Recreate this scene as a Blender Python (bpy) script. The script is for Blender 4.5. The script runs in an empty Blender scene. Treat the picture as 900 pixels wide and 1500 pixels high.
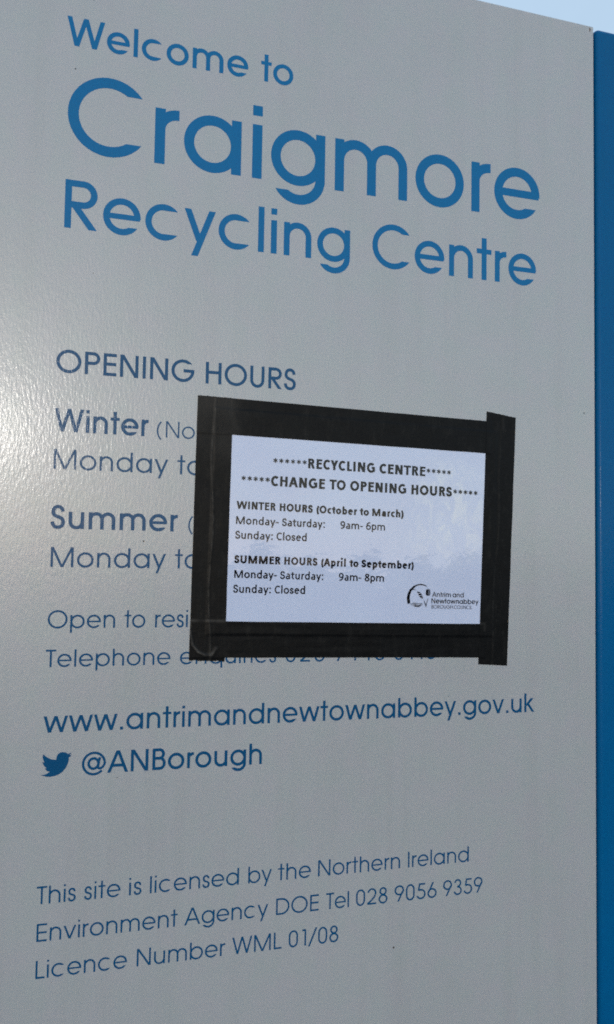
import bpy, bmesh, math, random
from mathutils import Vector, Matrix
from mathutils.geometry import delaunay_2d_cdt
random.seed(7)
scene = bpy.context.scene
COL = scene.collection

# ------------------------------------------------------------------ camera, sky, sun, exposure
# World: sign face lies in the plane y = 0 and looks towards -Y; x runs right along it, z up.
# Heights on the sign (v, millimetres) are measured from the lens height H.
H = 1.55
PEEL_ROT = -10
cam_data = bpy.data.cameras.new('camera')
cam = bpy.data.objects.new('camera', cam_data)
COL.objects.link(cam)
cam_data.sensor_fit = 'VERTICAL'
cam_data.sensor_height = 36.0
cam_data.lens = 36.0 * 1200.0 / 1500.0
cam_data.clip_start = 0.01
cam_data.clip_end = 2000
yaw, pitch, roll = 0.29033793, 0.05648418, 0.01626459
cy_, sy_ = math.cos(yaw), math.sin(yaw)
Y = Matrix(((cy_, 0, -sy_), (0, 1, 0), (sy_, 0, cy_)))
X = Matrix.Rotation(pitch, 3, 'X')
Z = Matrix.Rotation(roll, 3, 'Z')
R = Y @ X @ Z                                  # columns in (x right, y up, z to viewer)
T = Matrix(((1, 0, 0), (0, 0, -1), (0, 1, 0)))  # -> Blender axes
cam.matrix_world = Matrix.Translation((0, -0.78, H)) @ (T @ R).to_4x4()
scene.camera = cam

SUN_EL = math.radians(8.0)
SUN_AZ = math.radians(-7.0)                    # from the sign's normal (-Y) towards +X
sun_dir = Vector((math.sin(SUN_AZ) * math.cos(SUN_EL), -math.cos(SUN_AZ) * math.cos(SUN_EL), math.sin(SUN_EL)))
world = bpy.data.worlds.new('World')
scene.world = world
world.use_nodes = True
wt = world.node_tree
wt.nodes.clear()
wo = wt.nodes.new('ShaderNodeOutputWorld')
bg = wt.nodes.new('ShaderNodeBackground')
sky = wt.nodes.new('ShaderNodeTexSky')
sky.sky_type = 'NISHITA'
sky.sun_disc = False
sky.sun_elevation = SUN_EL
sky.sun_rotation = math.atan2(sun_dir.x, sun_dir.y)
sky.air_density = 1.0
sky.dust_density = 0.4
sky.ozone_density = 1.0
bg.inputs['Strength'].default_value = 0.15
# thin pale cloud over the clear sky
tc = wt.nodes.new('ShaderNodeTexCoord')
cn = wt.nodes.new('ShaderNodeTexNoise')
cn.inputs['Scale'].default_value = 2.2
cn.inputs['Detail'].default_value = 5
cr = wt.nodes.new('ShaderNodeMapRange')
cr.inputs['From Min'].default_value = 0.35
cr.inputs['From Max'].default_value = 0.75
cr.inputs['To Min'].default_value = 0.40
cr.inputs['To Max'].default_value = 0.65
mx = wt.nodes.new('ShaderNodeMix')
mx.data_type = 'RGBA'
mx.inputs['B'].default_value = (3.75, 4.75, 5.8, 1)
wt.links.new(tc.outputs['Generated'], cn.inputs['Vector'])
wt.links.new(cn.outputs['Fac'], cr.inputs['Value'])
wt.links.new(cr.outputs['Result'], mx.inputs['Factor'])
wt.links.new(sky.outputs['Color'], mx.inputs['A'])
# pale haze low over the horizon, all the way round
sp = wt.nodes.new('ShaderNodeSeparateXYZ')
wt.links.new(tc.outputs['Generated'], sp.inputs['Vector'])
inv = wt.nodes.new('ShaderNodeMath'); inv.operation = 'SUBTRACT'; inv.use_clamp = True
inv.inputs[0].default_value = 1.0
wt.links.new(sp.outputs['Z'], inv.inputs[1])
pw = wt.nodes.new('ShaderNodeMath'); pw.operation = 'POWER'; pw.inputs[1].default_value = 9.0
wt.links.new(inv.outputs[0], pw.inputs[0])
hz = wt.nodes.new('ShaderNodeMath'); hz.operation = 'MULTIPLY'; hz.inputs[1].default_value = 0.55
wt.links.new(pw.outputs[0], hz.inputs[0])
mh = wt.nodes.new('ShaderNodeMix')
mh.data_type = 'RGBA'
mh.inputs['B'].default_value = (7.0, 7.7, 8.4, 1)
wt.links.new(hz.outputs[0], mh.inputs['Factor'])
wt.links.new(mx.outputs['Result'], mh.inputs['A'])
wt.links.new(mh.outputs['Result'], bg.inputs['Color'])
wt.links.new(bg.outputs['Background'], wo.inputs['Surface'])

sd = bpy.data.lights.new('sun', 'SUN')
sd.energy = 0.28
sd.angle = math.radians(2)
sd.color = (1.0, 0.95, 0.88)
sun = bpy.data.objects.new('sun', sd)
COL.objects.link(sun)
sun.rotation_euler = (-sun_dir).to_track_quat('-Z', 'Y').to_euler()

scene.cycles.use_denoising = False       # keep the sensor-like grain
scene.cycles.pixel_filter_type = 'BLACKMAN_HARRIS'
scene.cycles.filter_width = 1.8
vs = scene.view_settings
scene.display_settings.display_device = 'sRGB'
vs.view_transform = 'Standard'
vs.look = 'None'
vs.exposure = 0.53
vs.gamma = 1.0
vs.use_curve_mapping = False

# ------------------------------------------------------------------ materials
def new_mat(name):
    m = bpy.data.materials.new(name)
    m.use_nodes = True
    nt = m.node_tree
    return m, nt, nt.nodes['Principled BSDF']

def node(nt, kind, **kw):
    n = nt.nodes.new(kind)
    for k, v in kw.items():
        if k in n.inputs:
            n.inputs[k].default_value = v
        else:
            setattr(n, k, v)
    return n

def coords(nt, rot=0.0, scale=(1, 1, 1)):
    g = node(nt, 'ShaderNodeNewGeometry')
    mp = node(nt, 'ShaderNodeMapping')
    mp.inputs['Rotation'].default_value = (0, rot, 0)
    mp.inputs['Scale'].default_value = scale
    nt.links.new(g.outputs['Position'], mp.inputs['Vector'])
    return mp.outputs['Vector']

def noise(nt, vec, scale, detail=2.0, rough=0.5):
    n = node(nt, 'ShaderNodeTexNoise', Scale=scale, Detail=detail, Roughness=rough)
    nt.links.new(vec, n.inputs['Vector'])
    return n.outputs['Fac']

def peel(nt, b, strength=1.0):
    """orange-peel relief of the powder coat: fine grain plus grain drawn out along one direction"""
    v1 = coords(nt)
    v2 = coords(nt, math.radians(PEEL_ROT), (1.0, 1.0, 0.3))
    f1 = noise(nt, v1, 700.0, 2.0, 0.6)
    f2 = noise(nt, v2, 420.0, 2.5, 0.6)
    bp1 = node(nt, 'ShaderNodeBump', Strength=1.0, Distance=0.00005 * strength)
    bp2 = node(nt, 'ShaderNodeBump', Strength=1.0, Distance=0.00017 * strength)
    nt.links.new(f1, bp1.inputs['Height'])
    nt.links.new(f2, bp2.inputs['Height'])
    nt.links.new(bp1.outputs['Normal'], bp2.inputs['Normal'])
    nt.links.new(bp2.outputs['Normal'], b.inputs['Normal'])

def mix(nt, fac, a, b_, mode='MIX'):
    n = node(nt, 'ShaderNodeMix', data_type='RGBA', blend_type=mode)
    for sock, val in (('A', a), ('B', b_)):
        if hasattr(val, 'links') or hasattr(val, 'is_linked'):
            nt.links.new(val, n.inputs[sock])
        else:
            n.inputs[sock].default_value = (*val, 1)
    if isinstance(fac, (int, float)):
        n.inputs['Factor'].default_value = fac
    else:
        nt.links.new(fac, n.inputs['Factor'])
    return n.outputs['Result']

def remap(nt, val, a, b_, c=0.0, d=1.0):
    mr = node(nt, 'ShaderNodeMapRange')
    mr.inputs['From Min'].default_value = a; mr.inputs['From Max'].default_value = b_
    mr.inputs['To Min'].default_value = c; mr.inputs['To Max'].default_value = d
    nt.links.new(val, mr.inputs['Value'])
    return mr.outputs['Result']

def mottled(nt, b, col, amt=0.06, scales=((9, 4), (140, 3)), link=True):
    v = coords(nt)
    a = noise(nt, v, scales[0][0], scales[0][1], 0.6)
    c = noise(nt, v, scales[1][0], scales[1][1], 0.7)
    mth = node(nt, 'ShaderNodeMath', operation='ADD')
    nt.links.new(a, mth.inputs[0]); nt.links.new(c, mth.inputs[1])
    f = remap(nt, mth.outputs[0], 0.7, 1.3)
    out = mix(nt, f, [x * (1 - amt) for x in col], [x * (1 + amt) for x in col])
    if link:
        nt.links.new(out, b.inputs['Base Color'])
    return out

def coat_mat(name, col, rough, amt=0.05, peelk=1.0, spec=0.5, coat=0.5, grime=0.0):
    """powder coat or vinyl outdoors: speckle, faint cast, rain streaks, glossy skin"""
    m, nt, b = new_mat(name)
    c = mottled(nt, b, col, amt, link=False)
    v = coords(nt)
    sp = remap(nt, noise(nt, v, 620.0, 3.0, 0.75), 0.33, 0.67)
    c = mix(nt, sp, c, [x * (1 + amt * 1.6) for x in col])
    cast = remap(nt, noise(nt, v, 34.0, 3.0, 0.6), 0.35, 0.65)
    c = mix(nt, 0.55, c, mix(nt, cast, (1.05, 0.985, 1.03), (0.97, 1.01, 0.99)), 'MULTIPLY')
    if grime:
        st = remap(nt, noise(nt, coords(nt, 0, (1.0, 1.0, 0.05)), 42.0, 4.0, 0.6), 0.5, 0.78, 0.0, grime)
        c = mix(nt, st, c, (0.17, 0.165, 0.15))
        bl = remap(nt, noise(nt, v, 6.0, 6.0, 0.7), 0.5, 0.85, 0.0, grime)
        c = mix(nt, bl, c, (0.2, 0.195, 0.18))
    nt.links.new(c, b.inputs['Base Color'])
    b.inputs['Roughness'].default_value = rough
    b.inputs['Specular IOR Level'].default_value = spec
    b.inputs['Coat Weight'].default_value = coat
    nt.links.new(remap(nt, noise(nt, v, 18.0, 5.0, 0.7), 0.3, 0.7, 0.10, 0.15), b.inputs['Coat Roughness'])
    peel(nt, b, peelk)
    nt.links.new(b.inputs['Normal'].links[0].from_socket, b.inputs['Coat Normal'])
    return m

M = {}
M['panel'] = coat_mat('pale_grey_powder_coat', (0.428, 0.436, 0.447), 0.30, 0.035, 1.0, 0.7, 0.45, 0.10)
M['blue_panel'] = coat_mat('blue_powder_coat', (0.0002, 0.104, 0.27), 0.35, 0.07, 1.0, 0.06, 0.12, 0.02)
M['vinyl'] = coat_mat('blue_vinyl_lettering', (0.0004, 0.148, 0.36), 0.36, 0.06, 1.0, 0.08, 0.32)
M['shaded_vinyl'] = coat_mat('shaded_vinyl_lettering', (0.0004, 0.073, 0.185), 0.36, 0.06, 1.0, 0.1, 0.35)  # darker copy of the blue vinyl, dimmer light on smaller lettering put into colour

m, nt, b = new_mat('dark_gap'); mottled(nt, b, (0.010, 0.010, 0.014), 0.2); b.inputs['Roughness'].default_value = 0.7; M['gap'] = m
m, nt, b = new_mat('dirt'); mottled(nt, b, (0.05, 0.045, 0.045), 0.3); b.inputs['Roughness'].default_value = 0.8; M['dirt'] = m
m, nt, b = new_mat('rust'); mottled(nt, b, (0.13, 0.06, 0.03), 0.3); b.inputs['Roughness'].default_value = 0.9; M['rust'] = m

def laminate(name, col, amt, cloudy=False):
    """paper or ink seen through a clear, slightly cockled laminate film"""
    m, nt, b = new_mat(name)
    c = mottled(nt, b, col, amt, ((14, 3), (260, 2)))
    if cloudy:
        # pale wavy film reflections painted into the paper colour, and bluish blotches at random
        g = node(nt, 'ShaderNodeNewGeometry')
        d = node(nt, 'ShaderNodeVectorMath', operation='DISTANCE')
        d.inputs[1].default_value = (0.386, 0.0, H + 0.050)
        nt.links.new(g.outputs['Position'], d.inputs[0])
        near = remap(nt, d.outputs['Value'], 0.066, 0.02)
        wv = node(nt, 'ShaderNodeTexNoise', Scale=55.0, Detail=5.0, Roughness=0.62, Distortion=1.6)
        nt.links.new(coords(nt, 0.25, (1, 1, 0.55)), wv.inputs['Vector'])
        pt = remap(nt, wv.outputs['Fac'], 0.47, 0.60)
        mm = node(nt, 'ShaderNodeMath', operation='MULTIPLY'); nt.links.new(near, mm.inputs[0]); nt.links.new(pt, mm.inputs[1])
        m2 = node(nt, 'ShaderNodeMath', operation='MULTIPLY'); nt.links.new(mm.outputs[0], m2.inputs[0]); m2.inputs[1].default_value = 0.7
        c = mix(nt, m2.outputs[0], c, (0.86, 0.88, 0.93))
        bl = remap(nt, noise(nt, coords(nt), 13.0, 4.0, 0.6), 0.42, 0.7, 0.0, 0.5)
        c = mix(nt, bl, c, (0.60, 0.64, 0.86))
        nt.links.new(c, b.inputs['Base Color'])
    b.inputs['Roughness'].default_value = 0.85
    b.inputs['Specular IOR Level'].default_value = 0.0
    b.inputs['Coat Weight'].default_value = 1.0
    b.inputs['Coat IOR'].default_value = 1.58 if cloudy else 1.42
    b.inputs['Coat Roughness'].default_value = 0.035
    v = coords(nt)
    f1 = noise(nt, v, 26.0, 3.0, 0.6)
    f2 = noise(nt, v, 170.0, 2.0, 0.6)
    b1 = node(nt, 'ShaderNodeBump', Strength=1.0, Distance=0.00025)
    b2 = node(nt, 'ShaderNodeBump', Strength=1.0, Distance=0.00003)
    nt.links.new(f1, b1.inputs['Height']); nt.links.new(f2, b2.inputs['Height'])
    nt.links.new(b1.outputs['Normal'], b2.inputs['Normal'])
    nt.links.new(b2.outputs['Normal'], b.inputs['Coat Normal'])
    return m
M['paper'] = laminate('laminated_paper', (0.66, 0.715, 0.91), 0.02, True)
M['ink'] = laminate('laminated_black_ink', (0.003, 0.003, 0.005), 0.1)
M['grey_ink'] = laminate('laminated_grey_ink', (0.12, 0.13, 0.17), 0.1)

m, nt, b = new_mat('black_cloth_tape')
tcl = mottled(nt, b, (0.0036, 0.0038, 0.0046), 0.3, ((40, 3), (500, 2)), link=False)
dust = remap(nt, noise(nt, coords(nt, 0.1, (1, 1, 0.35)), 120.0, 6.0, 0.75), 0.52, 0.80, 0.0, 0.22)
wa = node(nt, 'ShaderNodeAttribute', attribute_name='painted_sheen')  # crease highlights and corner glare painted into the tape colour
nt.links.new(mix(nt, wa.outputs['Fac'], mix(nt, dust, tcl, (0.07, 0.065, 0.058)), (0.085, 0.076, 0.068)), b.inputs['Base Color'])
nt.links.new(remap(nt, noise(nt, coords(nt), 35.0, 4.0, 0.7), 0.3, 0.7, 0.30, 0.48), b.inputs['Roughness'])
b.inputs['Specular IOR Level'].default_value = 0.13
v = coords(nt)
f1 = noise(nt, v, 900.0, 2.0, 0.6)
bp = node(nt, 'ShaderNodeBump', Strength=0.6, Distance=0.00005)
nt.links.new(f1, bp.inputs['Height']); nt.links.new(bp.outputs['Normal'], b.inputs['Normal'])
M['tape'] = m

m, nt, b = new_mat('worn_asphalt')
v = coords(nt)
a = noise(nt, v, 0.6, 5.0, 0.6)
mr = node(nt, 'ShaderNodeMix', data_type='RGBA')
mr.inputs['A'].default_value = (0.055, 0.055, 0.055, 1); mr.inputs['B'].default_value = (0.10, 0.10, 0.095, 1)
nt.links.new(a, mr.inputs['Factor']); nt.links.new(mr.outputs['Result'], b.inputs['Base Color'])
b.inputs['Roughness'].default_value = 0.9
M['ground'] = m
m, nt, b = new_mat('leaves')
v = coords(nt)
a = noise(nt, v, 3.0, 3.0)
mr = node(nt, 'ShaderNodeMix', data_type='RGBA')
mr.inputs['A'].default_value = (0.025, 0.05, 0.018, 1); mr.inputs['B'].default_value = (0.07, 0.11, 0.035, 1)
nt.links.new(a, mr.inputs['Factor']); nt.links.new(mr.outputs['Result'], b.inputs['Base Color'])
b.inputs['Roughness'].default_value = 0.6
M['leaf'] = m
m, nt, b = new_mat('bark'); mottled(nt, b, (0.09, 0.065, 0.045), 0.3); b.inputs['Roughness'].default_value = 0.9; M['bark'] = m

# ------------------------------------------------------------------ object helpers
def link_mesh(name, verts, faces, mat, parent=None, smooth=False, label=None, kind=None):
    me = bpy.data.meshes.new(name)
    me.from_pydata(verts, [], faces)
    me.materials.append(mat)
    if smooth:
        for p in me.polygons:
            p.use_smooth = True
    me.update()
    o = bpy.data.objects.new(name, me)
    COL.objects.link(o)
    if parent:
        o.parent = parent
        o.matrix_parent_inverse = Matrix.Translation(-parent.location)
    if label: o['label'] = label
    if kind: o['kind'] = kind
    return o

def thing(name, label, cat, loc=(0, 0, 0), group=None):
    o = bpy.data.objects.new(name, None)
    COL.objects.link(o)
    o.location = loc
    o.empty_display_size = 0.1
    o['label'] = label; o['category'] = cat
    if group: o['group'] = group
    return o

def W(u, v, out):
    """sign millimetres (u right, v up from lens height, out = mm proud of the face) -> metres"""
    return (u / 1000.0, -out / 1000.0, H + v / 1000.0)

def box(name, u0, u1, v0, v1, back, front, bev, mat, parent, seg=4, label=None):
    bm = bmesh.new()
    bmesh.ops.create_cube(bm, size=1)
    for vv in bm.verts:
        u = u0 if vv.co.x < 0 else u1
        z = v0 if vv.co.z < 0 else v1
        out = front if vv.co.y < 0 else back
        vv.co = Vector(W(u, z, out))
    if bev:
        bmesh.ops.bevel(bm, geom=list(bm.edges), offset=bev / 1000.0, segments=seg, profile=0.5, affect='EDGES')
    bmesh.ops.recalc_face_normals(bm, faces=list(bm.faces))
    me = bpy.data.meshes.new(name)
    bm.to_mesh(me); bm.free()
    me.materials.append(mat)
    for p in me.polygons: p.use_smooth = p.area < 0.02 and bev > 0 and min(abs(p.normal.x), 1) + abs(p.normal.y) + abs(p.normal.z) > 1.01
    o = bpy.data.objects.new(name, me)
    COL.objects.link(o)
    o.parent = parent
    o.matrix_parent_inverse = Matrix.Translation(-parent.location)
    if label: o['label'] = label
    return o

# ------------------------------------------------------------------ pen-drawn alphabets (units: 1/1000 em)
class Pen:
    def __init__(s, w): s.w = w; s.f = []
    def S(s, x0, y0, x1, y1, w=None):
        w = w or s.w
        dx, dy = x1 - x0, y1 - y0
        l = math.hypot(dx, dy); nx, ny = -dy / l * w / 2, dx / l * w / 2
        s.f.append([(x0 + nx, y0 + ny), (x0 - nx, y0 - ny), (x1 - nx, y1 - ny), (x1 + nx, y1 + ny)])
    def Vt(s, x, y0, y1, w=None):           # vertical stem, x = left edge
        w = w or s.w
        s.f.append([(x, y0), (x + w, y0), (x + w, y1), (x, y1)])
    def Hz(s, x0, x1, y, w=None):           # horizontal bar, y = bottom edge
        w = w or s.w
        s.f.append([(x0, y), (x1, y), (x1, y + w), (x0, y + w)])
    def D(s, x0, y0, x1, y1, w=None):       # diagonal with level-cut ends, centre line given
        w = w or s.w
        h = w / 2 * math.hypot(x1 - x0, y1 - y0) / abs(y1 - y0)
        s.f.append([(x0 - h, y0), (x0 + h, y0), (x1 + h, y1), (x1 - h, y1)])
    def A(s, cx, cy, rx, ry, a0, a1, cut=None, w=None, n=None):
        """ring sector, outer radii rx, ry; cut='h' slices the two ends level"""
        w = w or s.w
        n = n or max(6, int(abs(a1 - a0) / 9))
        ix, iy = rx - w, ry - w
        b0, b1 = a0, a1
        if cut:
            def lev(a):
                sy = math.sin(math.radians(a)) * ry / iy
                sy = max(-1, min(1, sy))
                c = math.degrees(math.asin(sy))
                ca = math.cos(math.radians(a))
                c = c if ca >= 0 else 180 - c
                while c - a > 180: c -= 360
                while a - c > 180: c += 360
                return c
            if '0' in cut: b0 = lev(a0)
            if '1' in cut: b1 = lev(a1)
        P = []
        for i in range(n + 1):
            t = i / n
            a = math.radians(a0 + (a1 - a0) * t); b = math.radians(b0 + (b1 - b0) * t)
            P.append(((cx + rx * math.cos(a), cy + ry * math.sin(a)), (cx + ix * math.cos(b), cy + iy * math.sin(b))))
        for p, q in zip(P, P[1:]):
            s.f.append([p[0], q[0], q[1], p[1]])
    def O(s, cx, cy, rx, ry, w=None): s.A(cx, cy, rx, ry, 0, 360, None, w, 44)
    def C(s, pts, w=None, n=9):
        """pen stroke along chained cubic beziers"""
        w = w or s.w
        c = []
        for k in range(0, len(pts) - 1, 3):
            p0, p1, p2, p3 = pts[k:k + 4]
            for i in range(n + (k + 3 >= len(pts) - 1)):
                t = i / n; m_ = 1 - t
                c.append(tuple(m_**3 * a + 3 * m_ * m_ * t * b_ + 3 * m_ * t * t * c_ + t**3 * d for a, b_, c_, d in zip(p0, p1, p2, p3)))
        L, Rr = [], []
        for i, p in enumerate(c):
            a = c[max(0, i - 1)]; b_ = c[min(len(c) - 1, i + 1)]
            dx, dy = b_[0] - a[0], b_[1] - a[1]; l = math.hypot(dx, dy) or 1
            L.append((p[0] - dy / l * w / 2, p[1] + dx / l * w / 2)); Rr.append((p[0] + dy / l * w / 2, p[1] - dx / l * w / 2))
        for i in range(len(c) - 1):
            s.f.append([L[i], Rr[i], Rr[i + 1], L[i + 1]])
    def box(s, x0, y0, x1, y1): s.f.append([(x0, y0), (x1, y0), (x1, y1), (x0, y1)])

def ess(p, x0, x1, y0, y1, w=None):
    w_ = w or p.w
    a, b, c, d = x0 + w_ / 2, x1 - w_ / 2, y0 + w_ / 2, y1 - w_ / 2
    f = lambda x, y: (a + (b - a) * x, c + (d - c) * y)
    p.C([f(.95, .76), f(.93, .92), f(.76, 1.0), f(.5, 1.0), f(.24, 1.0), f(.06, .91), f(.06, .75), f(.06, .59), f(.24, .555), f(.5, .51),
         f(.78, .46), f(1.0, .42), f(1.0, .25), f(1.0, .08), f(.77, 0), f(.5, 0), f(.22, 0), f(.02, .09), f(0, .27)], w)

def geo(ch, w):
    """round geometric sans (cap 740, x-height 547)"""
    p = Pen(w); c, x = 740, 547
    k = w / 2
    ring = lambda cx: p.O(cx, x / 2, 287, x / 2 + 13)
    if ch == 'A': p.D(20 + k, 0, 370 - k * .1, c); p.D(720 - k, 0, 370 + k * .1, c); p.Hz(150, 590, 190); return p, 740
    if ch == 'B':
        p.Vt(70, 0, c); p.Hz(70 + k, 330, 0); p.Hz(70 + k, 310, c - w); p.Hz(70 + k, 330, 400 - k)
        p.A(310, (c + 400 - k) / 2, 190, (c - 400 + k) / 2, -90, 90); p.A(330, (400 + k) / 2, 205, (400 + k) / 2, -90, 90); return p, 574
    if ch == 'C': p.A(430, 370, 388, 383, 37, 323, '01'); return p, 813
    if ch == 'D':
        p.Vt(70, 0, c); p.Hz(70 + k, 330, 0); p.Hz(70 + k, 330, c - w); p.A(330, 370, 372, 370, -90, 90); return p, 744
    if ch == 'E': p.Vt(70, 0, c); p.Hz(70 + k, 490, 0); p.Hz(70 + k, 490, c - w); p.Hz(70 + k, 480, 335); return p, 536
    if ch == 'G': p.A(430, 370, 388, 383, 38, 360, '0'); p.Hz(450, 818, 370 - w / 2); return p, 862
    if ch == 'H': p.Vt(70, 0, c); p.Vt(613 - w, 0, c); p.Hz(80, 600, 340); return p, 683
    if ch == 'I': p.Vt(70, 0, c); return p, 140 + w
    if ch == 'L': p.Vt(70, 0, c); p.Hz(70 + k, 440, 0); return p, 462
    if ch == 'M':
        p.Vt(70, 0, c); p.Vt(849 - w, 0, c); p.D(70 + w * .62, c, 459.5, 0); p.D(849 - w * .62, c, 459.5, 0); return p, 919
    if ch == 'N': p.Vt(70, 0, c); p.Vt(670 - w, 0, c); p.D(70 + w * .62, c, 670 - w * .62, 0); return p, 740
    if ch == 'O': p.O(434, 370, 392, 383); return p, 869
    if ch == 'P' or ch == 'R':
        p.Vt(70, 0, c); r = 212
        p.Hz(70 + k, 340, c - w); p.Hz(70 + k, 340, c - 2 * r); p.A(340, c - r, r, r, -90, 90)
        if ch == 'R': p.D(555 - w * .62, 0, 235 - w * .25, c - 2 * r + w * .5); return p, 607
        return p, 592
    if ch == 'S': ess(p, 30, 462, -13, c + 13); return p, 498
    if ch == 'T': p.Vt(213 - k, 0, c); p.Hz(8, 418, c - w); return p, 426
    if ch == 'U':
        p.Vt(75, 250, c); p.Vt(580 - w, 250, c); p.A(327.5, 250, 252.5, 263, 180, 360); return p, 655
    if ch == 'W':
        for a, b_ in ((20 + k, 265), (478, 265), (478, 695), (940 - k, 695)): p.D(a, c, b_, 0)
        return p, 960
    if ch == 'a': ring(329); p.Vt(622 - w, 0, x); return p, 683
    if ch == 'd': ring(329); p.Vt(622 - w, 0, c); return p, 685
    if ch == 'b': ring(353); p.Vt(60, 0, c); return p, 682
    if ch == 'p': ring(353); p.Vt(60, -192, x); return p, 682
    if ch == 'q': ring(329); p.Vt(622 - w, -192, x); return p, 682
    if ch == 'c': p.A(325, x / 2, 287, x / 2 + 13, 40, 320, '01'); return p, 637
    if ch == 'e':
        p.A(325, x / 2, 287, x / 2 + 13, -4, 327, '1'); p.Hz(60, 600, x / 2 - w * .42, w * .84); return p, 650
    if ch == 'g':
        ring(329); p.Vt(622 - w, 40, x)
        p.A(339, 70, 283, 275, -150, 0, '0'); return p, 673
    if ch == 'h' or ch == 'n':
        p.Vt(65, 0, c if ch == 'h' else x); p.A(302, 323, 237, 237, 0, 180); p.Vt(539 - w, 0, 324); return p, 604
    if ch == 'm':
        r = 205 + w * .25
        p.Vt(65, 0, x); p.A(65 + r, 560 - r, r, r, 0, 180); p.Vt(65 + 2 * r - w, 0, 561 - r)
        p.A(65 + 3 * r - w, 560 - r, r, r, 0, 180); p.Vt(65 + 4 * r - 2 * w, 0, 561 - r); return p, 130 + 4 * r - w
    if ch == 'i': p.Vt(60, 0, x); p.box(60, c - w * 1.02, 60 + w, c); return p, 120 + w
    if ch == 'k': p.Vt(60, 0, c); p.D(150, 250, 390 + k * .5, x); p.D(225, 330, 480 - k * .4, 0); return p, 502
    if ch == 'l': p.Vt(60, 0, c); return p, 120 + w
    if ch == 'o': p.O(327, x / 2, 289, x / 2 + 13); return p, 655
    if ch == 'r': p.Vt(60, 0, x); p.A(60 + 225, 345, 225, 205, 90, 180); p.Hz(284, 296, 550 - w); return p, 311
    if ch == 's': ess(p, 32, 352, -13, x + 13); return p, 388
    if ch == 't': p.Vt(170 - k, 0, c); p.Hz(22, 318, x - w * .86, w * .86); return p, 339
    if ch == 'u': p.Vt(539 - w, 0, x); p.A(302, 224, 237, 237, 180, 360); p.Vt(65, 223, x); return p, 604
    if ch == 'v': p.D(20 + k, x, 277, 0); p.D(534 - k, x, 277, 0); return p, 554
    if ch == 'w':
        for a, b_ in ((18 + k, 222), (415, 222), (415, 608), (813 - k, 608)): p.D(a, x, b_, 0)
        return p, 831
    if ch == 'y': p.D(20 + k, x, 268, 40); p.D(516 - k, x, 190, -192); return p, 536
    if ch == '0':
        p.A(277, 500, 222, 253, 0, 180); p.A(277, 240, 222, 253, 180, 360); p.Vt(55, 239, 501); p.Vt(499 - w, 239, 501); return p, 554
    if ch == '1': p.Vt(300 - k, 0, c); p.Hz(150, 310, c - w); return p, 440
    if ch == '2':
        p.A(277, 530, 223, 223, -30, 172); p.C([(277 + 193 - k, 530 - 112), (400, 300), (240, 180), (70, k + 10)]); p.Hz(50, 500, 0); return p, 554
    if ch == '3':
        p.A(270, 560, 190, 193, -100, 170); p.A(270, 205, 222, 218, -170, 95); return p, 554
    if ch == '4': p.Vt(400 - k, 0, c); p.Hz(25, 530, 165); p.D(60 + k * .4, 165, 400 - k * .6, c); return p, 554
    if ch == '5':
        p.A(262, 230, 240, 243, -160, 128); p.D(100 + k, 400, 160 + k, c); p.Hz(150, 470, c - w); return p, 554
    if ch == '6': p.O(277, 222, 240, 235); p.D(60 + k, 260, 330, c); return p, 554
    if ch == '9': p.O(277, 518, 240, 235); p.D(224, 0, 494 - k, 480); return p, 554
    if ch == '8': p.O(277, 565, 186, 188); p.O(277, 205, 225, 218); return p, 554
    if ch == '.': p.box(80, 0, 80 + w * 1.08, w * 1.08); return p, 250
    if ch == '/': p.D(40, -60, 400, c + 30); return p, 437
    if ch == '(': p.A(520, 290, 430, 560, 131, 229, None); return p, 369
    if ch == '@':
        p.A(433, 340, 400, 400, 10, 318, None, w * .8); p.O(420, 340, 205, 215, w * .85)
        p.D(560, 190, 625, 540, w * .85); p.C([(575, 200), (620, 120), (800, 200), (797, 400)], w * .8); return p, 867
    return p, 277

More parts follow.
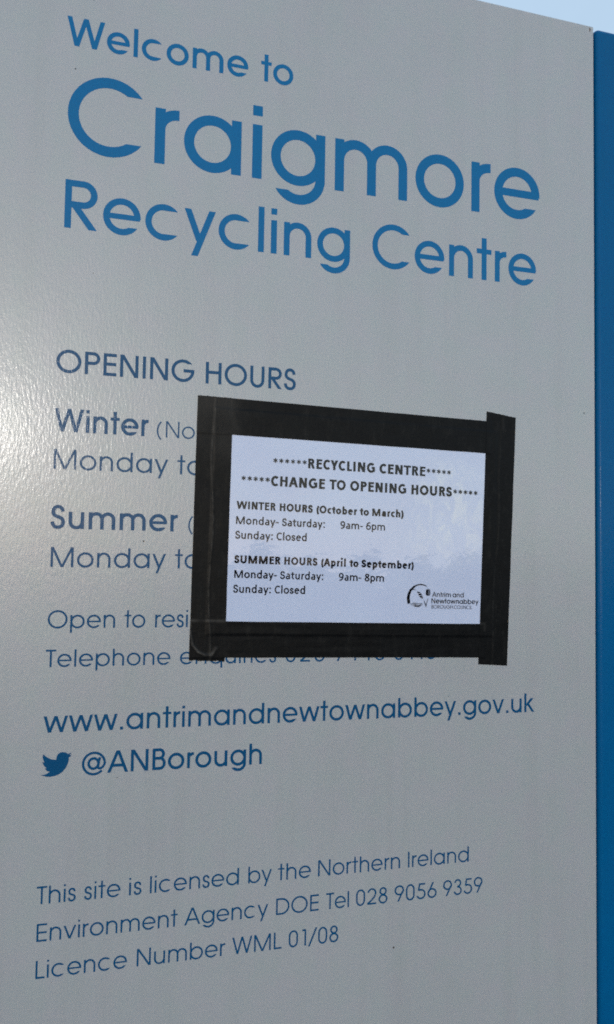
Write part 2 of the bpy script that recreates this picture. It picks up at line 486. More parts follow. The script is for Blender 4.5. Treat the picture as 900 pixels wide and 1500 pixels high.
def hum(ch, w):
    """narrower humanist office sans (cap 632, x-height 466)"""
    p = Pen(w); c, x, asc = 632, 466, 680
    k = w / 2; t = w * .86
    if ch == 'A': p.D(10 + k, 0, 290 - k * .1, c); p.D(569 - k, 0, 290 + k * .1, c); p.Hz(110, 470, 155, t); return p, 579
    if ch == 'C': p.A(310, 316, 265, 326, 48, 312); return p, 530
    if ch == 'D': return p, 615
    if ch == 'E': p.Vt(85, 0, c); p.Hz(90, 445, 0, t); p.Hz(90, 445, c - t, t); p.Hz(90, 425, 290, t); return p, 488
    if ch == 'G': p.A(330, 316, 285, 326, 48, 338); p.Vt(575 - w, 60, 320); p.Hz(360, 570, 255, t); return p, 631
    if ch == 'H': p.Vt(85, 0, c); p.Vt(540 - w, 0, c); p.Hz(90, 530, 290, t); return p, 625
    if ch == 'I': p.Vt(85, 0, c); return p, 170 + w
    if ch == 'L': p.Vt(85, 0, c); p.Hz(90, 405, 0, t); return p, 422
    if ch == 'M': p.Vt(85, 0, c); p.Vt(775 - w, 0, c); p.D(85 + w * .7, c, 430, 0); p.D(775 - w * .7, c, 430, 0); return p, 860
    if ch == 'N': p.Vt(85, 0, c); p.Vt(562 - w, 0, c); p.D(85 + w * .6, c, 562 - w * .6, 0); return p, 648
    if ch == 'O': p.O(331, 316, 290, 326); return p, 662
    if ch == 'P' or ch == 'R':
        p.Vt(85, 0, c); r = 180
        p.Hz(90, 290, c - t, t); p.Hz(90, 290, c - 2 * r, t); p.A(290, c - r, 185, r, -90, 90)
        if ch == 'R': p.D(510 - k, 0, 330, 2 * r - 80); return p, 545
        return p, 520
    if ch == 'S': ess(p, 35, 430, -11, c + 11); return p, 462
    if ch == 'T': p.Vt(243 - k, 0, c); p.Hz(10, 477, c - t, t); return p, 487
    if ch == 'U': p.Vt(80, 225, c); p.Vt(562 - w, 225, c); p.A(321, 226, 241, 236, 180, 360); return p, 642
    if ch == 'W':
        for a, b_ in ((15 + k, 235), (445, 235), (445, 655), (875 - k, 655)): p.D(a, c, b_, 0)
        return p, 890
    if ch == 'Y': p.Vt(245 - k, 0, 290); p.D(245, 255, 8 + k, c); p.D(245, 255, 482 - k, c); return p, 490
    if ch == 'a':
        p.Vt(415 - w, 0, 330); p.A(237, 300, 178, 176, 0, 128)
        p.A(215, 138, 165, 148, 90, 270); p.Hz(214, 400, 286 - t, t); p.A(215, 138, 190, 148, 270, 350); return p, 479
    if ch == 'b': p.Vt(75, 0, asc); p.O(272, 233, 205, 244); return p, 525
    if ch == 'd': p.Vt(450 - w, 0, asc); p.O(253, 233, 205, 244); return p, 525
    if ch == 'p': p.Vt(75, -175, x); p.O(272, 233, 205, 244); return p, 525
    if ch == 'c': p.A(255, 233, 207, 244, 52, 308); return p, 423
    if ch == 'e': p.A(252, 233, 205, 244, 0, 318); p.Hz(70, 440, 215, t); return p, 498
    if ch in 'hn': p.Vt(75, 0, asc if ch == 'h' else x); p.A(262.5, 290, 187.5, 187, 0, 180); p.Vt(450 - w, 0, 291); return p, 525
    if ch == 'm':
        r = 172 + w * .25
        p.Vt(75, 0, x); p.A(75 + r, 477 - r, r, r, 0, 180); p.Vt(75 + 2 * r - w, 0, 478 - r)
        p.A(75 + 3 * r - w, 477 - r, r, r, 0, 180); p.Vt(75 + 4 * r - 2 * w, 0, 478 - r); return p, 145 + 4 * r - w
    if ch == 'i': p.Vt(72, 0, x); p.box(72 - w * .08, 570, 72 + w * 1.08, 570 + w * 1.1); return p, 145 + w
    if ch == 'l': p.Vt(72, 0, asc); return p, 145 + w
    if ch == 'o': p.O(263, 233, 222, 244); return p, 527
    if ch == 'r': p.Vt(75, 0, x); p.A(75 + 200, 290, 200, 184, 75, 180); return p, 345
    if ch == 's': ess(p, 30, 355, -11, x + 11); return p, 391
    if ch == 't': p.Vt(105, 110, 590); p.Hz(18, 315, x - t, t); p.A(105 + 165, 150, 165, 158, 180, 275); return p, 335
    if ch == 'u': p.Vt(450 - w, 0, x); p.A(262.5, 177, 187.5, 187, 180, 360); p.Vt(75, 176, x); return p, 525
    if ch == 'y': p.D(15 + k, x, 235, 10); p.D(438 - k, x, 170, -175); return p, 453
    if ch == '6': p.O(258, 205, 210, 215); p.C([(48 + k, 200), (48 + k, 450), (170, 620), (410, 596)]); return p, 507
    if ch == '9': p.O(248, 427, 210, 215); p.C([(458 - k, 432), (458 - k, 182), (336, 12), (96, 36)]); return p, 507
    if ch == '8': p.O(254, 482, 185, 160); p.O(254, 170, 212, 181); return p, 507
    if ch == ':': p.box(75, 0, 75 + w * 1.15, w * 1.15); p.box(75, 350, 75 + w * 1.15, 350 + w * 1.15); return p, 267
    if ch == '-': p.Hz(30, 276, 210, t); return p, 306
    if ch == '(': p.A(420, 240, 340, 500, 128, 232); return p, 303
    if ch == ')': p.A(-117, 240, 340, 500, -52, 52); return p, 303
    if ch == '*':
        for a in (90, 30, -30):
            ca, sa = math.cos(math.radians(a)), math.sin(math.radians(a))
            p.S(249 - 150 * ca, 500 - 150 * sa, 249 + 150 * ca, 500 + 150 * sa, w * .72)
        return p, 498
    return p, 226

_cache = {}
def glyph(font, ch, w):
    key = (font, ch, round(w, 1))
    if key not in _cache:
        p, adv = (geo if font == 'geo' else hum)(ch, w)
        vs_, fs_ = [], []
        for q in p.f:
            # keep every piece counter-clockwise
            a = sum(q[i][0] * q[(i + 1) % len(q)][1] - q[(i + 1) % len(q)][0] * q[i][1] for i in range(len(q)))
            if abs(a) < 1e-3: continue
            if a < 0: q = q[::-1]
            n = len(vs_); vs_ += [Vector(c) for c in q]; fs_.append(list(range(n, n + len(q))))
        ov, oe, of, _1, _2, orig = delaunay_2d_cdt(vs_, [], fs_, 0, 0.05)
        tris = [f for f, src in zip(of, orig) if src]
        used = sorted({i for f in tris for i in f}); rm = {i: n for n, i in enumerate(used)}
        pts = [(ov[i].x, ov[i].y) for i in used]
        tris = [[rm[i] for i in f] for f in tris]
        _cache[key] = (pts, tris, adv)
    return _cache[key]

def build_flat(name, shapes, z0, z1, mat, parent, label=None):
    """shapes: (points in sign mm, triangles); front sheet at z1 with walls down to z0"""
    V, F = [], []
    for pts, tris in shapes:
        base = len(V)
        V += [W(u, v, z1) for u, v in pts]
        edges = {}
        for f in tris:
            a = sum(pts[f[i]][0] * pts[f[(i + 1) % 3]][1] - pts[f[(i + 1) % 3]][0] * pts[f[i]][1] for i in range(3)) if len(f) == 3 else 1
            f = f if a > 0 else f[::-1]
            F.append([base + i for i in f])
            for i in range(len(f)):
                edges[(f[i], f[(i + 1) % len(f)])] = 1
        bl = [e for e in edges if (e[1], e[0]) not in edges]
        ids = {}
        for e in bl:
            for i in e:
                if i not in ids:
                    ids[i] = len(V); V.append(W(pts[i][0], pts[i][1], z0))
        for a, b_ in bl:
            F.append([base + b_, base + a, ids[a], ids[b_]])
    return link_mesh(name, V, F, mat, parent, label=label)

ADJ = []
def word_shapes(font, text, u0, u1, v, cap, w_rel, ang=0.0, org=None, capref=None):
    """lay a word so that its ink runs from u0 to u1 on baseline v (mm)"""
    capu = 740.0 if font == 'geo' else 632.0
    w = w_rel * capu
    s = cap / capu
    gl = [glyph(font, ch, w) for ch in text]
    l0 = min(p[0] for p in gl[0][0]); r1 = gl[-1][2] - max(p[0] for p in gl[-1][0])
    nat = (sum(g[2] for g in gl) - l0 - r1) * s
    target = u1 - u0
    xs = 1.0; gap = 0.0
    hi, gain = (1.15, 1.0) if font == 'hum' else (1.07, .7)
    if len(gl) > 1:
        ratio = target / nat
        xs = min(hi, max(0.95, 1 + (ratio - 1) * gain + (.035 if font == 'hum' else 0)))
        gap = (target - nat * xs) / (len(gl) - 1)
    else:
        xs = min(1.15, max(.85, target / nat))
    ADJ.append((text, round(target / nat, 3), round(gap / cap, 3)))
    out = []; pen = u0 - l0 * s * xs
    ca, sa = math.cos(ang), math.sin(ang)
    for pts, tris, adv in gl:
        q = []
        for a, b_ in pts:
            du, dv = pen + a * s * xs - u0, b_ * s
            if org is None:
                q.append((u0 + du, v + dv))
            else:
                x_ = u0 + du - org[0]
                q.append((org[0] + x_ * ca - dv * sa, org[1] + x_ * sa + dv * ca))
        out.append((q, tris)); pen += adv * s * xs + gap
    return out

# ------------------------------------------------------------------ ground
GZ = -H * 1000
link_mesh('ground', [(-300, -300, 0), (300, -300, 0), (300, 300, 0), (-300, 300, 0)], [(0, 1, 2, 3)], M['ground'], kind='structure')

# ------------------------------------------------------------------ the sign
sign = thing('welcome_sign', 'large pale grey recycling centre welcome sign with blue lettering and a blue side edge', 'sign', (0.25, 0.02, 0.0))
box('panel', -104, 568.2, GZ + 4, 616.6, -45, 0, 1.6, M['panel'], sign, 4, 'pale grey front panel')
box('side_post', 570.9, 655, GZ + 4, 616.2, -60, 0.5, 6.0, M['blue_panel'], sign, 6, 'blue side edge')
box('gap_liner', 566.0, 573.0, GZ + 6, 608, -50, -14, 0, M['gap'], sign)

VZ = (0.005, 0.09)
LINES = [  # label, stroke/cap, [(word, u0, u1)], baseline, cap height (mm), [per-word overrides]
 ('blue lettering reading Welcome to', .150, 28.0, 478.9, [('Welcome', -10.3, 164.2), ('to', 177.3, 211.0)]),
 ('very large blue lettering reading Craigmore', .137, 74.6, 377.7, [('Craigmore', -7.1, 496.8)]),
 ('large blue lettering reading Recycling Centre', .135, 46.1, 303.5, [('Recycling', -7.1, 274.6), ('Centre', 299.2, 492.5)]),
 ('blue capitals reading OPENING HOURS', .142, 21.2, 167.3, [('OPENING', -9.9, 117.5), ('HOURS', 128.5, 219.2)]),
 ('bold blue lettering reading Winter', .150, 21.4, 112.5, [('Winter', -9.7, 75.3), ('(', 83.1, 87.9, .085, 15.8), ('No', 91.7, 119.3, .095, 15.6)]),
 ('thin blue lettering reading Monday to, under Winter', .112, 18.4, 77.9, [('Monday', -9.3, 94.7), ('to', 103.3, 127.5)]),
 ('bold blue lettering reading Summer', .150, 21.3, 23.4, [('Summer', -10.2, 105.0), ('(', 115.1, 119.9, .085, 15.8)]),
 ('thin blue lettering reading Monday to, under Summer', .112, 18.3, -11.6, [('Monday', -9.0, 94.9), ('to', 103.3, 127.0)]),
 ('thin blue lettering reading Open to resi', .109, 16.1, -66.9, [('Open', -9.7, 49.8), ('to', 58.1, 77.2), ('resi', 86.3, 117.0)]),
 ('thin blue lettering reading Telephone enquiries 028 9446 3113, half under the tape', .109, 15.6, -101.7, [('Telephone', -10.4, 101.5), ('enquiries', 110.3, 204.1), ('028', 213.8, 253.5), ('9446', 263.1, 317.9), ('3113', 328.4, 374.1)]),
 ('blue web address lettering', .130, 19.8, -160.1, [('www.antrimandnewtownabbey.gov.uk', -10.4, 490.7)]),
 ('blue lettering reading @ANBorough', .138, 19.8, -198.6, [('@ANBorough', 24.0, 191.7)]),
 ('thin blue lettering reading This site is licensed by the Northern Ireland', .105, 15.5, -310.1, [('This', -11.2, 22.3), ('site', 29.6, 61.5), ('is', 69.2, 80.4), ('licensed', 88.0, 171.5), ('by', 180.5, 203.7), ('the', 209.8, 242.9), ('Northern', 250.3, 336.9), ('Ireland', 345.5, 413.7)]),
 ('thin blue lettering reading Environment Agency DOE Tel 028 9056 9359', .105, 15.5, -342.5, [('Environment', -10.2, 114.1), ('Agency', 120.5, 200.7), ('DOE', 208.5, 251.5), ('Tel', 259.0, 282.8), ('028', 290.2, 323.6), ('9056', 331.2, 377.5), ('9359', 384.7, 429.6)]),
 ('thin blue lettering reading Licence Number WML 01/08', .105, 15.5, -374.3, [('Licence', -10.0, 69.1), ('Number', 77.8, 159.7), ('WML', 166.3, 214.6), ('01/08', 221.7, 272.2)]),
]
PREFIX = {28.0: 'blue word ', 74.6: 'very large blue word ', 46.1: 'large blue word ', 21.2: 'blue capitals ', 21.4: 'bold blue word ', 21.3: 'bold blue word '}
for lab, wr, cap, v, words in LINES:
    sh = []
    for wd in words:
        if cap > 20 and sh:
            build_flat('lettering', sh, VZ[0], VZ[1], M['vinyl' if cap > 25 else 'shaded_vinyl'], sign, PREFIX[cap] + prev)
            sh = []
        t_, a_, b_ = wd[:3]; prev = t_
        sh += word_shapes('geo', t_, a_, b_, v, wd[4] if len(wd) > 4 else cap, wd[3] if len(wd) > 3 else wr)
    if cap > 20:
        lab = PREFIX[cap] + {'(': 'opening bracket before the tape', 'No': '(No, cut off by the tape'}.get(prev, prev)
    build_flat('lettering', sh, VZ[0], VZ[1], M['vinyl' if cap > 25 else 'shaded_vinyl'], sign, lab)

def smooth_poly(pts, n=4):
    """closed Catmull-Rom through pts"""
    out = []; L = len(pts)
    for i in range(L):
        p0, p1, p2, p3 = pts[i - 1], pts[i], pts[(i + 1) % L], pts[(i + 2) % L]
        for j in range(n):
            t = j / n
            out.append(tuple(.5 * (2 * b_ + (c - a) * t + (2 * a - 5 * b_ + 4 * c - d) * t * t + (3 * b_ - a - 3 * c + d) * t**3) for a, b_, c, d in zip(p0, p1, p2, p3)))
    return out

def poly_shape(pts):
    a = sum(pts[i][0] * pts[(i + 1) % len(pts)][1] - pts[(i + 1) % len(pts)][0] * pts[i][1] for i in range(len(pts)))
    if a < 0: pts = pts[::-1]
    ov, oe, of, _a, _b, orig = delaunay_2d_cdt([Vector(p) for p in pts], [], [list(range(len(pts)))], 0, 1e-4)
    return [(p.x, p.y) for p in ov], [f for f, s_ in zip(of, orig) if s_]

BIRD = [(-11.3, -197.1), (-8.8, -197.1), (-6.2, -196.4), (-3.5, -194.6), (-5.8, -194.1), (-7.9, -191.7), (-6.3, -191.3), (-8.7, -189.2), (-10.4, -185.6), (-8.3, -186.4), (-9.7, -183.5), (-10.2, -180.7), (-9.5, -178.9), (-7.1, -181.3), (-2.9, -183.7), (1.6, -184.5), (1.8, -181.8), (2.9, -179.5), (5.1, -178.0), (7.4, -177.8), (9.9, -178.5), (11.6, -179.7), (12.9, -179.3), (14.4, -178.5), (13.9, -179.8), (12.8, -180.9), (14.9, -180.5), (14.0, -182.0), (12.6, -182.8), (12.5, -185.7), (11.6, -188.9), (10.1, -192.1), (7.5, -195.3), (3.9, -197.7), (-0.2, -198.9), (-3.8, -199.2), (-7.0, -198.7), (-9.5, -197.9)]
build_flat('bird_emblem', [poly_shape(BIRD)], VZ[0], VZ[1], M['shaded_vinyl'], sign, 'solid blue flying bird emblem')

def blob(u, v, r, n=7, asp=1.0):
    return [(u + r * random.uniform(.7, 1.2) * math.cos(2 * math.pi * i / n), v + asp * r * random.uniform(.7, 1.2) * math.sin(2 * math.pi * i / n)) for i in range(n)]
specks = [(-1.5, 456.6, .8), (553.8, 166.8, .9), (330.9, -387.0, 1.1), (73.8, 13.5, .9), (55.7, -203.4, .5), (20.5, 263.3, .45), (13.1, 527.2, .5), (261.5, 402.6, .6), (201.1, 479.8, .4)]
for _ in range(46):
    specks.append((random.uniform(-70, 560), random.uniform(-440, 600), random.uniform(.15, .38)))
build_flat('dirt_specks', [poly_shape(blob(*s_)) for s_ in specks], 0.004, 0.04, M['dirt'], sign).__setitem__('kind', 'stuff')
build_flat('rust_mark', [poly_shape(blob(562.9, 611.8, .9, 9, 2.6))], 0.004, 0.03, M['rust'], sign, 'small brown rust mark at the top corner')

# ------------------------------------------------------------------ laminated notice
notice = thing('paper_notice', 'white laminated notice headed RECYCLING CENTRE, CHANGE TO OPENING HOURS, taped on the grey sign', 'notice', W(289, -75, 0.2))
NA = math.radians(-1.0)
NC = (289.5, 32.5)
def NL(du, dv):
    return (NC[0] + du * math.cos(NA) - dv * math.sin(NA), NC[1] + du * math.sin(NA) + dv * math.cos(NA))
# pouch outline 303 x 216 with slightly rounded corners, gentle cockle in the sheet
NU, NV = 76, 54
V, F = [], []
for j in range(NV + 1):
    for i in range(NU + 1):
        du, dv = -151.5 + 303 * i / NU, -108 + 216 * j / NV
        e = min(151.5 - abs(du), 108 - abs(dv))
        bow = 0.10 * math.sin(du * .045 + 1.0) * math.sin(dv * .06 + .5) + .06 * math.sin(du * .11 - dv * .07)
        bow *= min(1, e / 40)
        u, v = NL(du, dv)
        V.append(W(u, v, 0.45 + bow))
for j in range(NV):
    for i in range(NU):
        a = j * (NU + 1) + i
        F.append((a, a + 1, a + NU + 2, a + NU + 1))
rim = [i for i in range(NU + 1)] + [j * (NU + 1) + NU for j in range(1, NV + 1)] + [NV * (NU + 1) + i for i in range(NU - 1, -1, -1)] + [j * (NU + 1) for j in range(NV - 1, 0, -1)]
n0 = len(V)
for i in rim: V.append((V[i][0], -0.0001, V[i][2]))
for k_ in range(len(rim)):
    F.append((rim[(k_ + 1) % len(rim)], rim[k_], n0 + k_, n0 + (k_ + 1) % len(rim)))
link_mesh('sheet', V, F, M['paper'], notice, smooth=True)
PZ = (0.40, 0.66)

def notice_line(font, lab, wr, cap, A, ang, words, mat='ink', stars=()):
    a = math.radians(ang)
    sh = []
    for t_, u0, u1 in words:
        sh += word_shapes(font, t_, u0, u1, 0, cap, wr, a, A)
    for (x0, y0), (x1, y1), n in stars:
        for i in range(n):
            cx, cy = x0 + (x1 - x0) * i / (n - 1), y0 + (y1 - y0) * i / (n - 1)
            pts, tris, adv = glyph('hum', '*', 88)
            s = 9.7 / 632
            sh.append(([(cx + (p - 249) * s, cy + (q - 500) * s) for p, q in pts], tris))
    return build_flat('printed_line', sh, PZ[0], PZ[1], M[mat], notice, lab)

BW, RW = .235, .168
notice_line('hum', 'bold black heading RECYCLING CENTRE between asterisks', BW, 9.9, (233.4, 89.7), -1.05, [('RECYCLING', 233.2, 304.9), ('CENTRE', 309.7, 360.9)], stars=[((199.6, 95.9), (229.6, 95.5), 6), ((364.5, 93.4), (388.1, 92.6), 5)])
notice_line('hum', 'bold black heading CHANGE TO OPENING HOURS between asterisks', BW, 10.0, (195.6, 70.6), -1.0, [('CHANGE', 195.4, 251.1), ('TO', 255.9, 273.1), ('OPENING', 278.0, 339.7), ('HOURS', 345.4, 391.5)], stars=[((168.0, 77.1), (192.0, 76.5), 5), ((395.4, 72.8), (419.4, 72.1), 5)])
notice_line('hum', 'bold black line WINTER HOURS (October to March)', BW, 7.6, (161.6, 47.0), -1.15, [('WINTER', 161.4, 200.7), ('HOURS', 204.8, 238.8), ('(October', 242.8, 285.8), ('to', 288.7, 298.6), ('March)', 302.2, 336.8)])
notice_line('hum', 'black line Monday- Saturday: 9am- 6pm', RW, 7.55, (161.5, 32.2), -.95, [('Monday-', 161.3, 203.9), ('Saturday:', 207.4, 251.6), ('9am-', 268.1, 292.2), ('6pm', 295.8, 316.4)])
notice_line('hum', 'black line Sunday: Closed, under WINTER HOURS', RW, 7.55, (160.9, 18.0), -.9, [('Sunday:', 160.7, 198.2), ('Closed', 202.1, 233.0)])
notice_line('hum', 'bold black line SUMMER HOURS (April to September)', BW, 7.6, (160.4, -5.6), -1.1, [('SUMMER', 160.3, 206.6), ('HOURS', 210.4, 244.5), ('(April', 248.5, 274.4), ('to', 278.3, 288.0), ('September)', 291.3, 348.7)])
notice_line('hum', 'black line Monday- Saturday: 9am- 8pm', RW, 7.55, (160.7, -19.8), -1.0, [('Monday-', 160.6, 203.1), ('Saturday:', 206.4, 250.9), ('9am-', 267.2, 291.2), ('8pm', 294.9, 315.9)])
notice_line('hum', 'black line Sunday: Closed, under SUMMER HOURS', RW, 7.55, (160.0, -34.1), -.9, [('Sunday:', 159.8, 197.3), ('Closed', 201.1, 232.3)])
notice_line('geo', 'small black word Antrim', .15, 5.0, (369.8, -37.6), -1, [('Antrim', 369.7, 391.0)])
notice_line('geo', 'small black word and', .135, 5.0, (369.8, -37.6), -1, [('and', 393.1, 406.0)])
notice_line('geo', 'small black word Newtownabbey', .15, 5.1, (369.0, -44.3), -1.1, [('Newtownabbey', 369.0, 423.1)])
notice_line('geo', 'tiny grey words BOROUGH COUNCIL', .13, 3.7, (369.1, -49.7), -1, [('BOROUGH', 369.0, 393.2), ('COUNCIL', 394.6, 415.8)], 'grey_ink')

ARCH = [(342.2, -45.0), (341.3, -39.1), (342.2, -34.8), (344.4, -30.4), (348.5, -26.7), (353.3, -24.8), (357.5, -24.3), (361.7, -25.4), (364.6, -27.5), (361.1, -26.4), (356.9, -25.5), (352.4, -26.4), (349.5, -28.5), (346.5, -31.6), (345.0, -35.3), (344.5, -39.1), (345.2, -44.3)]
WAVES = [[(344.6, -45.4), (349.3, -43.8), (354.7, -44.5), (359.9, -44.4), (356.5, -45.2), (349.9, -44.5)], [(345.2, -46.2), (349.9, -45.2), (354.7, -46.1), (359.5, -45.4), (355.3, -47.0), (349.9, -46.0)], [(347.6, -47.0), (351.1, -46.6), (354.7, -47.4), (358.9, -46.5), (354.7, -48.2), (351.1, -47.9)], [(345.6, -30.1), (348.6, -29.6), (352.3, -30.9), (348.6, -30.4), (345.6, -31.6)]]
LEAF = [[(352.9, -32.3), (355.8, -32.8), (356.6, -33.6), (354.2, -34.2), (353.3, -33.9)], [(354.0, -34.9), (356.9, -34.1), (357.9, -34.7), (358.2, -35.8), (355.5, -36.2), (354.3, -36.2)], [(355.0, -37.0), (358.4, -36.4), (359.1, -37.6), (357.6, -38.0), (355.9, -37.9)], [(356.3, -38.4), (359.3, -38.1), (359.3, -39.5), (357.6, -39.2)]]
TUL = [(362.9, -29.7), (363.7, -30.7), (364.4, -29.9), (365.2, -29.3), (365.2, -36.6), (363.3, -36.3), (362.5, -34.7)]
TUR = [(365.4, -29.3), (366.3, -30.6), (367.2, -29.6), (367.8, -34.1), (366.9, -36.3), (365.5, -36.6)]
STL = [(360.1, -40.4), (361.5, -42.6), (362.9, -45.6), (362.9, -48.6), (361.6, -45.8)]
STR = [(363.1, -48.6), (363.9, -44.5), (365.3, -38.8), (364.0, -41.5), (363.1, -45.4)]
build_flat('council_emblem', [poly_shape(q) for q in [ARCH, *WAVES, *LEAF, TUL, STR]], PZ[0], PZ[1], M['ink'], notice, 'black emblem of an arch, leaf, tulip and waves')
build_flat('council_emblem', [poly_shape(q) for q in [TUR, STL]], PZ[0], PZ[1], M['grey_ink'], notice, 'grey half of the tulip and stem in the emblem')

# ------------------------------------------------------------------ black tape strips
def sstep(a, b_, x):
    t = max(0.0, min(1.0, (x - a) / (b_ - a))); return t * t * (3 - 2 * t)
def lam_h(u, v):
    x, y = u - NC[0], v - NC[1]
    du = x * math.cos(-NA) - y * math.sin(-NA); dv = x * math.sin(-NA) + y * math.cos(-NA)
    d = min(151.5 - abs(du), 108 - abs(dv))
    return 0.40 * sstep(-2.6, 0.0, d)
def quad_d(Q, u, v):
    """signed distance inside the quad (TL, TR, BR, BL)"""
    d = 1e9
    for i in range(4):
        a, b_ = Q[i], Q[(i + 1) % 4]
        dx, dy = b_[0] - a[0], b_[1] - a[1]; l = math.hypot(dx, dy)
        d = min(d, -((u - a[0]) * -dy + (v - a[1]) * dx) / l)
    return d
TOP = [(121.5, 155.3), (437, 149.8), (436.8, 115.0), (121.0, 119.3)]
BOT = [(119.5, -61.1), (430, -66.2), (430, -101.2), (119.0, -95.6)]
LEFT = [(121.3, 155.3), (156.0, 154.5), (153.0, -99.7), (118.9, -98.2)]
RIGHT = [(432.4, 160.6), (467.5, 155.8), (457.5, -110.4), (423.5, -108.2)]
import mathutils
NZ = mathutils.noise
def tape(Q, label, extra, ends, seed, painted_sheen=None):
    (a0, a1, a2, a3) = Q
    lw = math.hypot(a1[0] - a0[0], a1[1] - a0[1]); lh = math.hypot(a3[0] - a0[0], a3[1] - a0[1])
    nu, nv = int(lw / 0.9), int(lh / 0.9)
    hor = lw > lh
    rnd = random.Random(seed)
    rag = [rnd.uniform(-.35, .35) for _ in range(400)]
    WR = []
    V, F = [], []
    for j in range(nv + 1):
        for i in range(nu + 1):
            s, t = i / nu, j / nv
            u = (a0[0] * (1 - s) + a1[0] * s) * (1 - t) + (a3[0] * (1 - s) + a2[0] * s) * t
            v = (a0[1] * (1 - s) + a1[1] * s) * (1 - t) + (a3[1] * (1 - s) + a2[1] * s) * t
            if hor:
                u += ends * rag[j] * (1 if s in (0, 1) else 0)
                v += 0.22 * NZ.noise(Vector((u * .03, seed, t))) * (abs(t - .5) * 2)
            else:
                k_ = (1 if t in (0, 1) else 0)
                v += ends * rag[i + (200 if t == 1 else 0)] * k_
                u += 0.25 * NZ.noise(Vector((v * .03, seed, s))) * (abs(s - .5) * 2)
            h = 0.30 + lam_h(u, v) + extra(u, v)
            h += 0.06 * (NZ.noise(Vector((u * .09, v * .09, seed))) + .7 * NZ.noise(Vector((u * .3, v * .3, seed + 3))))
            # pull wrinkles along the strip
            h += 0.10 * max(0.0, NZ.noise(Vector((u * (.02 if hor else .33), v * (.33 if hor else .02), seed + 8)))) ** 1.5
            V.append(W(u, v, h))
            WR.append(max(0.0, painted_sheen(u, v)) if painted_sheen else 0.0)
    for j in range(nv):
        for i in range(nu):
            a = j * (nu + 1) + i
            F.append((a, a + nu + 1, a + nu + 2, a + 1))
    nf = len(F)
    rim = [i for i in range(nu + 1)] + [j * (nu + 1) + nu for j in range(1, nv + 1)] + [nv * (nu + 1) + i for i in range(nu - 1, -1, -1)] + [j * (nu + 1) for j in range(nv - 1, 0, -1)]
    n0 = len(V)
    for i in rim: V.append(V[i])
    for i in rim: V.append((V[i][0], V[i][1] + 0.00026, V[i][2]))
    m_ = len(rim)
    for k_ in range(m_):
        k2 = (k_ + 1) % m_
        F.append((n0 + k_, n0 + k2, n0 + m_ + k2, n0 + m_ + k_))
    o = link_mesh('tape_strip', V, F, M['tape'], smooth=True)
    at = o.data.attributes.new('painted_sheen', 'FLOAT', 'POINT')
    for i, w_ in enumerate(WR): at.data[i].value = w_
    o['label'] = label; o['category'] = 'tape'; o['group'] = 'black tape strips framing the notice'
    return o
ridge = [(119.5, -71.0), (121.8, -83.9), (127.1, -90.4), (135.0, -93.7), (140.3, -93.8), (144.7, -87.4)]
def seg_d(u, v):
    best = 1e9
    for a, b_ in zip(ridge, ridge[1:]):
        dx, dy = b_[0] - a[0], b_[1] - a[1]
        t = max(0, min(1, ((u - a[0]) * dx + (v - a[1]) * dy) / (dx * dx + dy * dy)))
        best = min(best, math.hypot(u - a[0] - dx * t, v - a[1] - dy * t))
    return best
def under(u, v):
    return 0.24 * max(sstep(-1.3, 0.2, quad_d(TOP, u, v)), sstep(-1.3, 0.2, quad_d(BOT, u, v)))
def left_x(u, v):
    # wrinkle and trapped air near the foot, a long crease beside the pouch edge
    w_ = 0.75 * math.exp(-(seg_d(u, v) / 1.1) ** 2) if v < -60 else 0.0
    w_ += 0.22 * math.exp(-((u - 137.5 - 1.5 * math.sin(v * .05)) / .7) ** 2)
    return under(u, v) + w_
def right_x(u, v):
    w_ = 0.16 * math.exp(-((u - 446.5 - .05 * (v - 50) - 1.4 * math.sin(v * .045)) / .8) ** 2)
    for pu, pv in ((453.2, 113), (452.0, 98), (451, 75)):
        w_ -= 0.22 * math.exp(-((u - pu) ** 2 + (v - pv) ** 2) / 1.6)
    return under(u, v) + w_
def bot_x(u, v):
    return 0.10 * NZ.noise(Vector((u * .02, v * .2, 9)))
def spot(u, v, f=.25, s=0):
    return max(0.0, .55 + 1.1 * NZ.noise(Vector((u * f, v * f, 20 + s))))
def left_sheen(u, v):  # highlights along wrinkle and creases, glare towards the top, all as paler colour
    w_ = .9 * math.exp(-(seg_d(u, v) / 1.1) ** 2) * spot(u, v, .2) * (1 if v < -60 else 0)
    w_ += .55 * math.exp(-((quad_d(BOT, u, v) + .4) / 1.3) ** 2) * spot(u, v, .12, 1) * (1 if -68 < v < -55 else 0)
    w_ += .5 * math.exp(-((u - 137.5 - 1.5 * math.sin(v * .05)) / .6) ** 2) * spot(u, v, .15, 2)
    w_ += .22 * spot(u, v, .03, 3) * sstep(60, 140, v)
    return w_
def right_sheen(u, v):  # crease highlights of the right strip painted as paler colour
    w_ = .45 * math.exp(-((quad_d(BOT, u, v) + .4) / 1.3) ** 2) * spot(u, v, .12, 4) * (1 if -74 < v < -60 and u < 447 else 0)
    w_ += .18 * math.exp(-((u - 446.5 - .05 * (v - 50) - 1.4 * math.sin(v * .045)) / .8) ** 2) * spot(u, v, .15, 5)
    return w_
def corner_glare(u, v):  # glare on the left end of the top strip, painted as colour
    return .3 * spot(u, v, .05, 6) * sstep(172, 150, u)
tape(TOP, 'top black tape strip along the upper edge of the notice', lambda u, v: 0.0, .3, 1, corner_glare)
tape(BOT, 'bottom black tape strip under the notice, half covering the telephone line', bot_x, .3, 2)
tape(LEFT, 'left upright black tape strip with a curled wrinkle at its foot', left_x, 1.7, 3, left_sheen)
tape(RIGHT, 'right upright black tape strip that sticks out above and below the others', right_x, .6, 4, right_sheen)

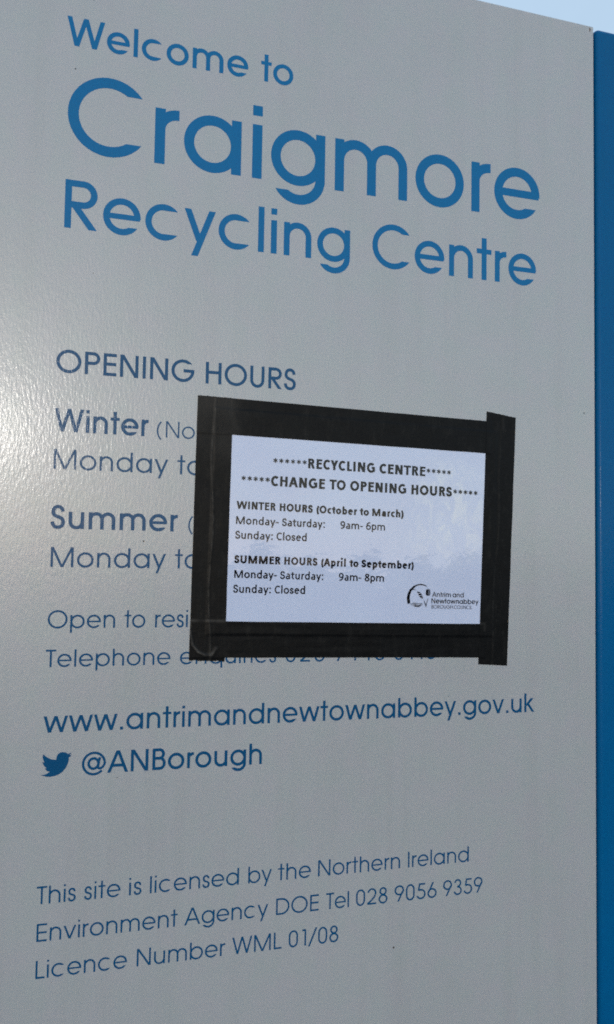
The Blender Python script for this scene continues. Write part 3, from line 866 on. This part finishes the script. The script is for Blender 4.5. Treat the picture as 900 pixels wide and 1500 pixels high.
# ------------------------------------------------------------------ shrubs across the yard (seen only as reflections in the laminate)
def shrub(label, az0, az1, dist, top, seed, n=5200):
    rnd = random.Random(seed)
    am = math.radians((az0 + az1) / 2)
    cx, cy = dist * math.sin(am), -0.4 - dist * math.cos(am)
    half = dist * math.radians(az1 - az0) / 2
    root = thing('shrub', label, 'shrub', (cx, cy, 0), 'shrubs across the yard')
    V, F = [], []
    tx, ty = math.cos(am), math.sin(am)
    lobes = [(rnd.uniform(-.8, .8) * half, rnd.uniform(-.5, .5), rnd.uniform(.35, .75) * top, rnd.uniform(.25, .42) * top) for _ in range(11)]
    for _ in range(n):
        a, b_, c, r = rnd.choice(lobes)
        d = Vector((rnd.gauss(0, 1), rnd.gauss(0, 1), rnd.gauss(0, 1))).normalized() * r * rnd.uniform(.6, 1.0)
        x_, y_, z_ = a + d.x, b_ + d.y, max(.03, min(top, c + d.z))
        p = Vector((cx + x_ * tx - y_ * ty * -1, cy + x_ * ty + y_ * tx * -1, z_))
        e1 = Vector((rnd.gauss(0, 1), rnd.gauss(0, 1), rnd.gauss(0, 1))).normalized() * .055
        e2 = e1.orthogonal().normalized() * .03
        k_ = len(V); V += [tuple(p - e1), tuple(p + e2), tuple(p + e1), tuple(p - e2)]; F.append((k_, k_ + 1, k_ + 2, k_ + 3))
    link_mesh('foliage', V, F, M['leaf'], root)
    V, F = [], []
    for a, b_, c, r in lobes:
        p0 = Vector((cx + a * .2 * tx, cy + a * .2 * ty, 0)); p1 = Vector((cx + a * tx + b_ * ty, cy + a * ty - b_ * tx, c))
        k_ = len(V)
        for p, rr in ((p0, .03), (p1, .01)):
            for i in range(5):
                V.append((p.x + rr * math.cos(i * 1.2566), p.y + rr * math.sin(i * 1.2566), p.z))
        for i in range(5): F.append((k_ + i, k_ + (i + 1) % 5, k_ + 5 + (i + 1) % 5, k_ + 5 + i))
    link_mesh('stem', V, F, M['bark'], root)
shrub('broad dark green shrub facing the sign, mirrored in the lower left of the notice', 3.0, 16.5, 12.0, 1.66, 11)
shrub('taller dark green shrub facing the sign, mirrored in the lower right of the notice', 26.0, 46.0, 12.0, 1.95, 12, 7000)
